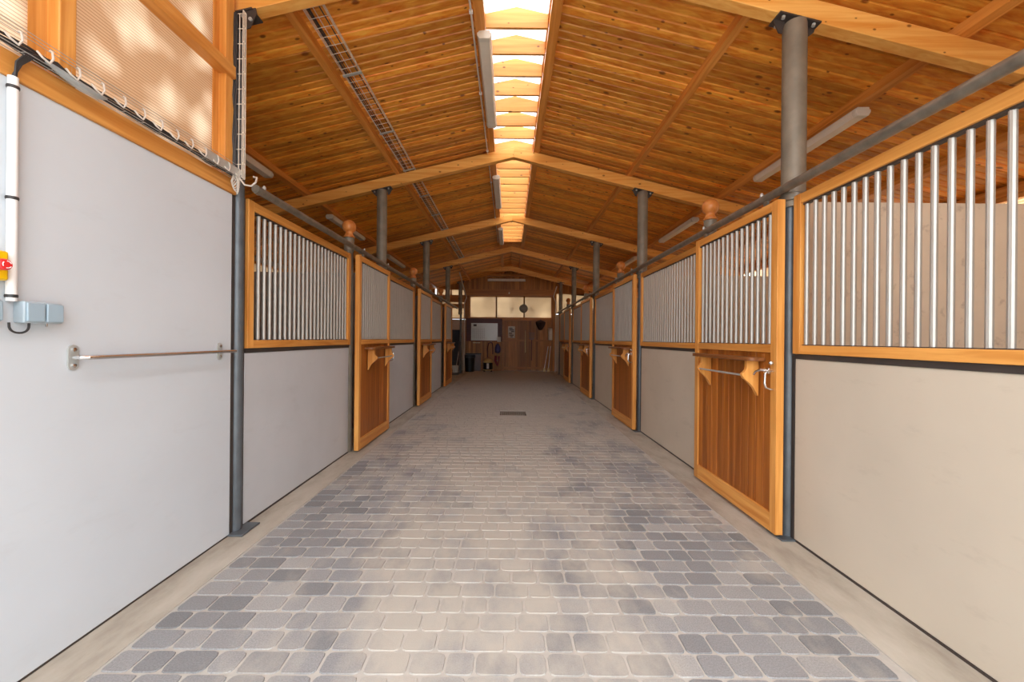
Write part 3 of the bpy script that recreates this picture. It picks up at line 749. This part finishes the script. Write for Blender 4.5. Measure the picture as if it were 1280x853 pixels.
# ------------------------------------------------------------------ back wall
def back():
    Yw = YB
    bx = lambda x: px(x, 424, Yw)[0]
    bz = lambda y: px(637, y, Yw)[1]
    # boarded gable above the windows, side walls beside them
    zt, zb_ = bz(370), bz(399)
    mb = MB(); p = .1
    x = -2.12
    def boards(x0, x1, z0, z1, mb):
        x = x0
        while x < x1-.004:
            xe = min(x+p, x1)
            mb.prism([(x, Yw+.04), (x, Yw+.008), (x+.006, Yw), (xe-.006, Yw), (xe, Yw+.008), (xe, Yw+.04)], 'z', z0, z1); x = xe
    boards(-1.95, 2.0, zt+.0, 4.55, mb)
    boards(-1.95, -.36, 0, zb_-.40, mb)
    boards(-1.95, -1.75, zb_-.5, zt, mb); boards(1.84, 2.0, 0, zt, mb)
    struct(mb.build('wall_back', M['back_board'], smooth=False), 'boarded wooden wall at the far end of the aisle', 'wall')
    mb = MB(); mb.box(-1.95, 2.0, Yw-.08, Yw+.02, bz(370), bz(362.5)); mb.box(-1.95, 2.0, Yw-.13, Yw+.0, bz(346), bz(343.5)); struct(mb.build('trim_1', M['back_beam']))
    mb = MB(); mb.box(-5.4, -1.95, Yw, Yw+.1, 0, 2.25); mb.box(2.0, 5.4, Yw, Yw+.1, 0, 2.5); struct(mb.build('wall_back_side', M['outer_wall']))
    mb = MB(); mb.box(-5.4, -1.95, Yw-.02, Yw+.08, bz(384.5), bz(382)); mb.box(-5.4, -1.95, Yw-.02, Yw+.08, bz(377), bz(371)); struct(mb.build('trim_2', M['back_beam']))
    mb = MB(); mb.box(-1.95, 2.0, Yw+.045, Yw+.1, 0, zb_+.02); mb.box(-1.95, 2.0, Yw+.045, Yw+.1, zt-.01, 4.55); struct(mb.build('wall_back_sheathing', M['back_board']))
    mb = MB(); mb.prism([(2.0,3.44),(4.3,3.44),(4.3,2.5),(5.4,2.5),(5.4,3.1),(2.0,3.95)], 'y', Yw+.01, Yw+.06); mb.prism([(-1.95,3.59),(-3.3,3.59),(-3.3,2.9),(-5.4,2.9),(-5.4,3.1),(-1.95,3.95)], 'y', Yw+.07, Yw+.11); struct(mb.build('wall_back_gable', M['back_board']))
    # windows
    for i, (a, b) in enumerate(((587, 620.2), (620.2, 654.8), (654.8, 689.5))):
        band_window('window_%d' % (i+1), bx(a)+.002, bx(b)-.002, Yw+.0, 0, bz(398.5), bz(370.2), 'y', 1, M['poly_back'], M['back_beam'], ['left of three translucent windows in the back wall','middle of three translucent windows in the back wall','right of three translucent windows in the back wall'][i])
    band_window('window_6', -5.3, -1.97, Yw+.03, 0, 2.26, bz(384.5), 'y', 5, M['poly_back'], M['back_beam'])
    band_window('window_7', -5.3, -1.97, Yw+.03, 0, bz(382), bz(377), 'y', 5, M['poly_back'], M['back_beam'])
    band_window('window_9', -3.2, -1.97, Yw+.03, 0, bz(371), 3.60, 'y', 2, M['poly_back'], M['back_beam'])
    band_window('window_8', 2.02, 4.3, Yw+.03, 0, 2.52, 3.45, 'y', 3, M['poly_back'], M['back_beam'])
    # dark red board behind the whiteboard
    mb = MB(); mb.box(bx(583), bx(627.5), Yw-.03, Yw+.03, bz(427), bz(398.6)); struct(mb.build('trim_3', M['red_board'], bevel=.003))
    # big boarded door on the right
    t = bpy.data.objects.new('door_1', None); C.objects.link(t); t.location = ((bx(628)+bx(689))/2, Yw, 0); struct(t, 'wide boarded barn door in the back wall', 'door')
    a, b = bx(628)-t.location.x, bx(689)-t.location.x; top = bz(399.5)
    for x0, x1 in ((a+.06, -.012), (.012, b-.06)):
        mb = MB(); x = x0
        while x < x1-.004:
            xe = min(x+.1, x1); mb.prism([(x, .03), (x, .006), (x+.005, 0), (xe-.005, 0), (xe, .006), (xe, .03)], 'z', .02, top-.06); x = xe
        lf = mb.build('door_leaf', M['back_board'], t, smooth=False)
        mb = MB(); mb.box(x0+.01, x1-.01, -.02, .0, 1.30, 1.38); mb.box(x0+.01, x1-.01, -.02, .0, .08, .18); mb.build('ledger', M['back_beam'], lf)
    mb = MB(); mb.box(a, a+.06, -.04, .03, 0, top); mb.box(b-.06, b, -.04, .03, 0, top); mb.box(a, b, -.05, .03, top-.06, top+.02); mb.build('door_frame', M['back_beam'], t, bevel=.004)
    Y = Yw-.06
    # whiteboard
    X0, Z1 = px(589, 404, Y); X1, Z0 = px(622, 426, Y)
    t = thing('whiteboard', 'white planner board on dark red panel of the back wall', 'whiteboard', ((X0+X1)/2, Y, Z0)); w, h = X1-X0, Z1-Z0
    MB().box(-w/2, w/2, -.01, .025, 0, h).build('panel', M['whiteboard'], t, bevel=.003)
    mb = MB()
    for k in range(1, 8): mb.box(-w/2+w*k/14-.003, -w/2+w*k/14+.003, -.012, -.0095, .06, h-.22)
    for k in range(1, 6): mb.box(-w/2+.04, 0, -.0123, -.0095, .06+k*.085-.002, .06+k*.085+.002)
    mb.build('grid_lines', M['grey_panel'], t)
    MB().box(-w/2+.10, -w/2+.24, -.013, -.0095, h-.14, h-.05).build('dark_note', M['ink'], t)
    X, Z = px(623.8, 424.5, Y-.02)
    tag(MB().box(-.08, .08, -.006, .006, -.11, .11).build('paper_sheet', M['paper'], loc=(X, Y-.03, Z)), 'small white sheet at the lower right corner of the whiteboard', 'paper')
    # poster on the door
    X, Z = px(639.3, 415.5, Yw)
    t = thing('poster', 'pale printed sheet on the left leaf of the barn door', 'poster', (X, Yw-.006, Z))
    MB().box(-.155, .155, -.004, .004, -.26, .26).build('sheet', M['paper'], t)
    mb = MB()
    for z, a, b in ((.17,-.10,.05), (.10,-.08,.11), (.03,-.02,.12), (-.05,-.11,.03), (-.13,-.09,.10), (-.20,-.05,.06)): mb.box(a, b, -.006, -.0035, z-.022, z+.022)
    mb.build('printing', M['ink'], t)
    # round disc on the mullion
    X, Z = px(654.5, 386, Yw); t = thing('round_sign', 'round grey green disc hung between the back windows', 'disc', (X, Yw-.05, Z))
    MB().lathe([(.185, -.012), (.19, 0), (.185, .012)], n=28, axis='y').build('plate', M['disc'], t)
    MB().lathe([(.12, -.016), (.135, -.018), (.15, -.016), (.15, -.01), (.12, -.01)], n=28, axis='y').build('ring', M['steel'], t)
    for x in (640, 664):
        X, Z = px(x, 386.5, Yw+.05)
        t = thing('hanging_lamp', 'pale hanging lamp behind the %s back window pane' % ('middle' if x == 640 else 'right'), 'lamp', (X, Yw+.12, Z), 'lamps behind the back windows')
        MB().lathe([(.02, .10), (.06, .06), (.085, -.02), (.07, -.08), (.01, -.10)], n=16).build('shade', M['disc'], t)
        MB().tube([(0,0,.10), (0,0,.55)], .008, 6).build('cord', M['cable'], t)
    X, Z = px(636.5, 366.5, Yw-.1); t = thing('bulb', 'tiny white bulb on the beam over the back windows', 'bulb', (X, Yw-.10, Z))
    MB().lathe([(.01,-.045),(.03,-.03),(.035,0),(.02,.03),(.012,.05)], n=12).build('glass', M['bulb'], t)
    # long lamp on the gable
    X0, Z = px(609.5, 350, Yw-.1); X1, _ = px(657, 350, Yw-.1)
    t = thing('fluorescent_lamp', 'strip lamp mounted crosswise on the boarded gable above the back windows', 'lamp', ((X0+X1)/2, Yw-.03, Z)); L = X1-X0
    MB().box(-L/2, L/2, -.03, .03, -.05, .05).build('housing', M['lamp_body'], t, bevel=.004)
    MB().box(-L/2+.04, L/2-.04, -.08, -.03, -.055, .055).build('diffuser', M['diffuser'], t, bevel=.02)
    # tools on the door
    X, Z0 = px(656.5, 441, Yw); Z1 = px(656.5, 414, Yw)[1]
    t = thing('wooden_pole', 'pale wooden pole hanging on the middle of the barn door', 'pole', (X, Yw-.05, Z0))
    MB().tube([(0,0,0), (0,0,Z1-Z0)], .016, 8).build('pole', M['cream'], t); MB().tube([(0,-.01,Z1-Z0+.02),(0,.045,Z1-Z0+.02)], .012, 6).build('hook', M['zinc'], t)
    X, Z0 = px(664.3, 451, Yw); H = px(664.3, 415, Yw)[1]-Z0
    t = thing('pitchfork', 'dark handled fork with pale head hanging on the right door leaf', 'fork', (X, Yw-.05, Z0))
    MB().tube([(0,0,0), (0,0,H*.72)], .017, 8).build('handle', M['red_board'], t)
    mb = MB()
    for k in range(-3, 4): mb.tube([(0,0,H*.70), (k*.035,0,H*.76), (k*.038,-.02,H*.98)], .007, 6)
    mb.tube([(-.12,0,H*.775), (.12,0,H*.775)], .012, 6); mb.build('tines', M['grey_panel'], t)
    X, Z = px(675.5, 400.5, Yw); t = thing('hay_net', 'dark hay net hanging at the top right of the barn door', 'net', (X, Yw-.10, Z))
    MB().lathe([(.02, 0), (.16, -.05), (.22, -.10), (.20, -.20), (.13, -.33), (.08, -.42), (.01, -.44)], n=14).build('bundle', M['hay'], t)
    MB().tube([(0,0,-.02), (0,.05,.03)], .012, 6).build('cord', M['cable'], t)
    X, Z = px(687.5, 418, Yw); t = thing('towel_roll', 'white upright dispenser on the wall right of the barn door', 'dispenser', (X, Yw-.10, Z))
    MB().lathe([(.085, -.26), (.09, -.25), (.09, .25), (.085, .26)], n=16).build('roll', M['paper'], t); MB().box(-.02, .02, .05, .09, -.3, .3).build('holder', M['channel'], t)
    # pale brooms leaning by the door
    for k, (xt, xb) in enumerate(((685.3, 680.5), (688.2, 685.5))):
        Xt, Zt = px(xt, 433, Yw-.12); Xb, Zb = px(xb, 461, Yw-.35)
        t = thing('broom', ['pale broom leaning right of the barn door, outer one','pale broom leaning right of the barn door, nearer the corner'][k], 'broom', (Xb, Yw-.35, 0), 'pale brooms by the barn door')
        MB().tube([(0,0,.14), (Xt-Xb, .24, Zt)], .018, 8).build('handle', M['plastic_white'], t)
        MB().prism([(-.05,0), (.05,0), (.03,.16), (-.03,.16)], 'y', -.04, .04).build('brush', M['cream'], t)
    # bin, panel, vacuum, hose, bags
    Yb = 16.95
    X0, _ = px(580, 463, Yb); X1, Zt = px(594, 443.5, Yb)
    t = thing('waste_bin', 'black waste bin with a liner before the back wall', 'bin', ((X0+X1)/2, Yb, 0)); r = (X1-X0)/2
    MB().lathe([(r*.78, 0), (r*.95, Zt*.9), (r*.95, Zt*.97), (r*.88, Zt*.97), (r*.75, .04)], n=20).build('body', M['black'], t)
    MB().lathe([(r*.90, Zt*.80), (r*1.03, Zt*.82), (r*1.05, Zt*.95), (r*1.0, Zt), (r*.86, Zt*.99), (r*.80, Zt*.6)], n=20).build('liner', M['navy'], t)
    X0, _ = px(589, 463, 17.3); X1, Zt = px(601, 442, 17.3)
    t = thing('grey_board', 'grey panel standing behind the black bin', 'panel', ((X0+X1)/2-.12, 17.36, 0))
    MB().box(-(X1-X0)/2-.12, (X1-X0)/2+.12, -.03, .03, 0, Zt-.04).build('sheet', M['grey_panel'], t); MB().box(-(X1-X0)/2-.14, (X1-X0)/2+.14, -.045, .04, Zt-.04, Zt).build('top_edge', M['black'], t)
    X, _ = px(610, 463, 17.1)
    t = thing('wet_vacuum', 'cream and black drum vacuum cleaner on floor by back wall', 'vacuum cleaner', (X, 17.1, 0))
    MB().lathe([(.19, .09), (.20, .12), (.20, .36), (.19, .38)], n=20).build('drum', M['black'], t)
    MB().lathe([(.205, .38), (.21, .42), (.16, .50), (.08, .54), (.01, .545)], n=20).build('lid', M['cream'], t)
    MB().lathe([(.22, .05), (.235, .07), (.22, .09)], n=20).build('base', M['cream'], t)
    for sx, sy in ((-1,-1),(1,-1),(-1,1),(1,1)): MB().lathe([(.01,-.03),(.028,-.028),(.03,0),(.028,.028),(.01,.03)], n=12, axis='x', c=(sx*.15, sy*.15, .03)).build('caster', M['black'], t)
    MB().box(-.05, .05, -.215, -.19, .13, .36).build('badge', M['paper'], t)
    pts = [(X+.0, 17.0, .45), (X+.02, 17.2, .55)]
    hx = [P3(609.5,447,17.25), P3(609,436,17.4), P3(610.5,429.5,17.42), P3(614,428.3,17.42), P3(615.6,430,17.42), P3(616,436,17.42), P3(616,443,17.42)]
    t = thing('hose', 'dark red hose looped on a hook above the vacuum cleaner', 'hose', hx[3]); o = Vector(hx[3])
    MB().tube([Vector(q)-o for q in hx], .022, 8).build('tube', M['hose'], t)
    MB().tube([(0,.08,.03), (0,-.03,.02)], .012, 6).build('hook', M['zinc'], t)
    mb = MB(); X0, Z = px(591, 428.6, 17.4); X1, _ = px(600, 428.6, 17.4)
    t = thing('hook_rail', 'small pale hook strip under the whiteboard', 'hook rail', ((X0+X1)/2, 17.46, Z)); mb.box((X0-X1)/2, (X1-X0)/2, -.02, .02, -.015, .015); mb.build('strip', M['cream'], t)
    for k in (-1, 0, 1): MB().tube([(k*.1,-.02,0), (k*.1,-.05,-.02), (k*.1,-.06,.01)], .007, 6).build('hook', M['zinc'], t)
    X, Z = px(622, 436, 17.35); t = thing('hanging_bag', 'purple cloth bag hanging right of the hose', 'bag', (X, 17.38, Z))
    MB().lathe([(.03,.22), (.10,.12), (.13,-.02), (.12,-.15), (.06,-.20), (.01,-.21)], n=14).build('sack', M['purple'], t); MB().tube([(-.02,.05,.33), (0,0,.21)], .01, 6).build('strap', M['cable'], t)
    X, Z = px(621.5, 450, 17.22); t = thing('halter', 'maroon halter and rope hanging below the purple bag', 'halter', (X, 17.36, Z-.09))
    mb = MB()
    for k in range(4): mb.tube([(-.10+.02*k,0,.26), (-.13+.03*k,-.02,.05), (-.03+.02*k,-.03,-.16-.02*k), (.06,-.02,-.02+.02*k), (.10-.02*k,0,.24)], .016, 7)
    mb.build('straps', M['maroon'], t); MB().lathe([(.025,-.012),(.03,0),(.025,.012)], n=12, axis='y', c=(0,-.05,.06)).build('buckle', M['steel'], t)
    # recess on the left: dark locker, bucket, broom, mat
    X0, _ = px(562, 460, 17.1); X1, Zt = px(575.5, 412.5, 17.1)
    t = thing('locker', 'tall dark blue grey locker in the left rear recess', 'locker', ((X0+X1)/2-.10, 17.2, 0)); w = X1-X0+.2
    MB().box(-w/2, w/2, -.20, .22, .06, Zt).build('carcass', M['navy'], t, bevel=.006)
    for s in (-1, 1):
        dr = MB().box(s*.006, s*(w/2-.012), -.218, -.20, .09, Zt-.03).build('door', M['navy'], t, bevel=.004); MB().box(s*.04, s*.055, -.235, -.218, Zt*.48, Zt*.56).build('handle', M['steel'], dr)
    MB().box(-w/2+.01, w/2-.01, -.18, .2, 0, .06).build('plinth', M['black'], t)
    Yk = 16.25; X, _ = px(569, 466, Yk)
    t = thing('bucket', 'pale bucket on the floor beside the last left door', 'bucket', (X, Yk, .0145))
    MB().lathe([(.10,0), (.145,.27), (.152,.27), (.152,.285), (.138,.285), (.095,.015)], n=22).build('pail', M['bucket'], t)
    MB().tube([(.15*math.cos(a), -.02, .27-.13*math.sin(a)) for a in [PI*k/10 for k in range(11)]], .004, 6).build('handle', M['zinc'], t)
    Xa, Za = px(570, 457, Yk+.25); Xb, Zb = px(574.5, 432.5, Yk+.6)
    t = thing('mop_stick', 'pale thin stick leaning behind the bucket', 'stick', (Xa, Yk+.25, 0)); MB().tube([(-.02,0,.02), (Xb-Xa, .35, Zb)], .012, 8).build('pole', M['bucket'], t); MB().lathe([(.012,0),(.022,.01),(.02,.06)], n=10, c=(-.02,0,0)).build('foot', M['black'], t)
    o = MB().box(-.30, .25, -.6, .5, .002, .014).build('rubber_mat', M['black'], loc=(-2.22, 15.9, 0), bevel=.004); tag(o, 'dark rubber mat on the floor under the pale bucket', 'mat')
back()
# side wall of the recess, right of aisle end is closed by the stalls
# floor drain
t = thing('floor_drain', 'small dark slotted drain grate set in the aisle paving', 'drain', (.075, 7.5, -.004))
mb = MB(); w, l = .245, .175
mb.box(-w, w, -l, -l+.02, 0, .006); mb.box(-w, w, l-.02, l, 0, .006); mb.box(-w, -w+.02, -l, l, 0, .006); mb.box(w-.02, w, -l, l, 0, .006)
mb.build('frame', M['drain'], t)
mb = MB()
for k in range(1, 13): x = -w+.02+k*(2*w-.04)/13; mb.box(x-.008, x+.008, -l+.02, l-.02, -.002, .005)
for y in (-.06, .06): mb.box(-w+.02, w-.02, y-.008, y+.008, -.002, .0045)
mb.build('grate', M['drain'], t)
MB().box(-w+.005, w-.005, -l+.005, l-.005, -.0045, -.001).build('sump', M['black'], t)

# ------------------------------------------------------------------ light, camera
w = bpy.data.worlds.new('sky'); bpy.context.scene.world = w; w.use_nodes = True
nt = w.node_tree; bg = nt.nodes['Background']
tc = N(nt, 'ShaderNodeTexCoord'); sx = N(nt, 'ShaderNodeSeparateXYZ'); nt.links.new(tc.outputs['Generated'], sx.inputs[0])
mr = N(nt, 'ShaderNodeMapRange'); nt.links.new(sx.outputs[2], mr.inputs[0]); mr.inputs[1].default_value = 0; mr.inputs[2].default_value = 1; mr.inputs[3].default_value = .8; mr.inputs[4].default_value = 1.9
bg.inputs[0].default_value = (.90, .95, 1.0, 1); nt.links.new(mr.outputs[0], bg.inputs[1])

cam = bpy.data.cameras.new('camera'); cam.lens = 14.0; cam.sensor_width = 36; cam.shift_x = 3/1280; cam.shift_y = -2.5/1280; cam.clip_start = .05
co = bpy.data.objects.new('camera', cam); C.objects.link(co); co.location = (0, 0, CAMZ); co.rotation_euler = (math.radians(90), -TH, 0)
sc = bpy.context.scene; sc.camera = co
sc.view_settings.view_transform = 'Standard'; sc.view_settings.look = 'None'; sc.view_settings.gamma = 1; sc.view_settings.use_curve_mapping = False
sc.view_settings.exposure = 2.15
sc.cycles.max_bounces = 14; sc.cycles.diffuse_bounces = 8; sc.cycles.transparent_max_bounces = 12
sc.cycles.use_denoising = True
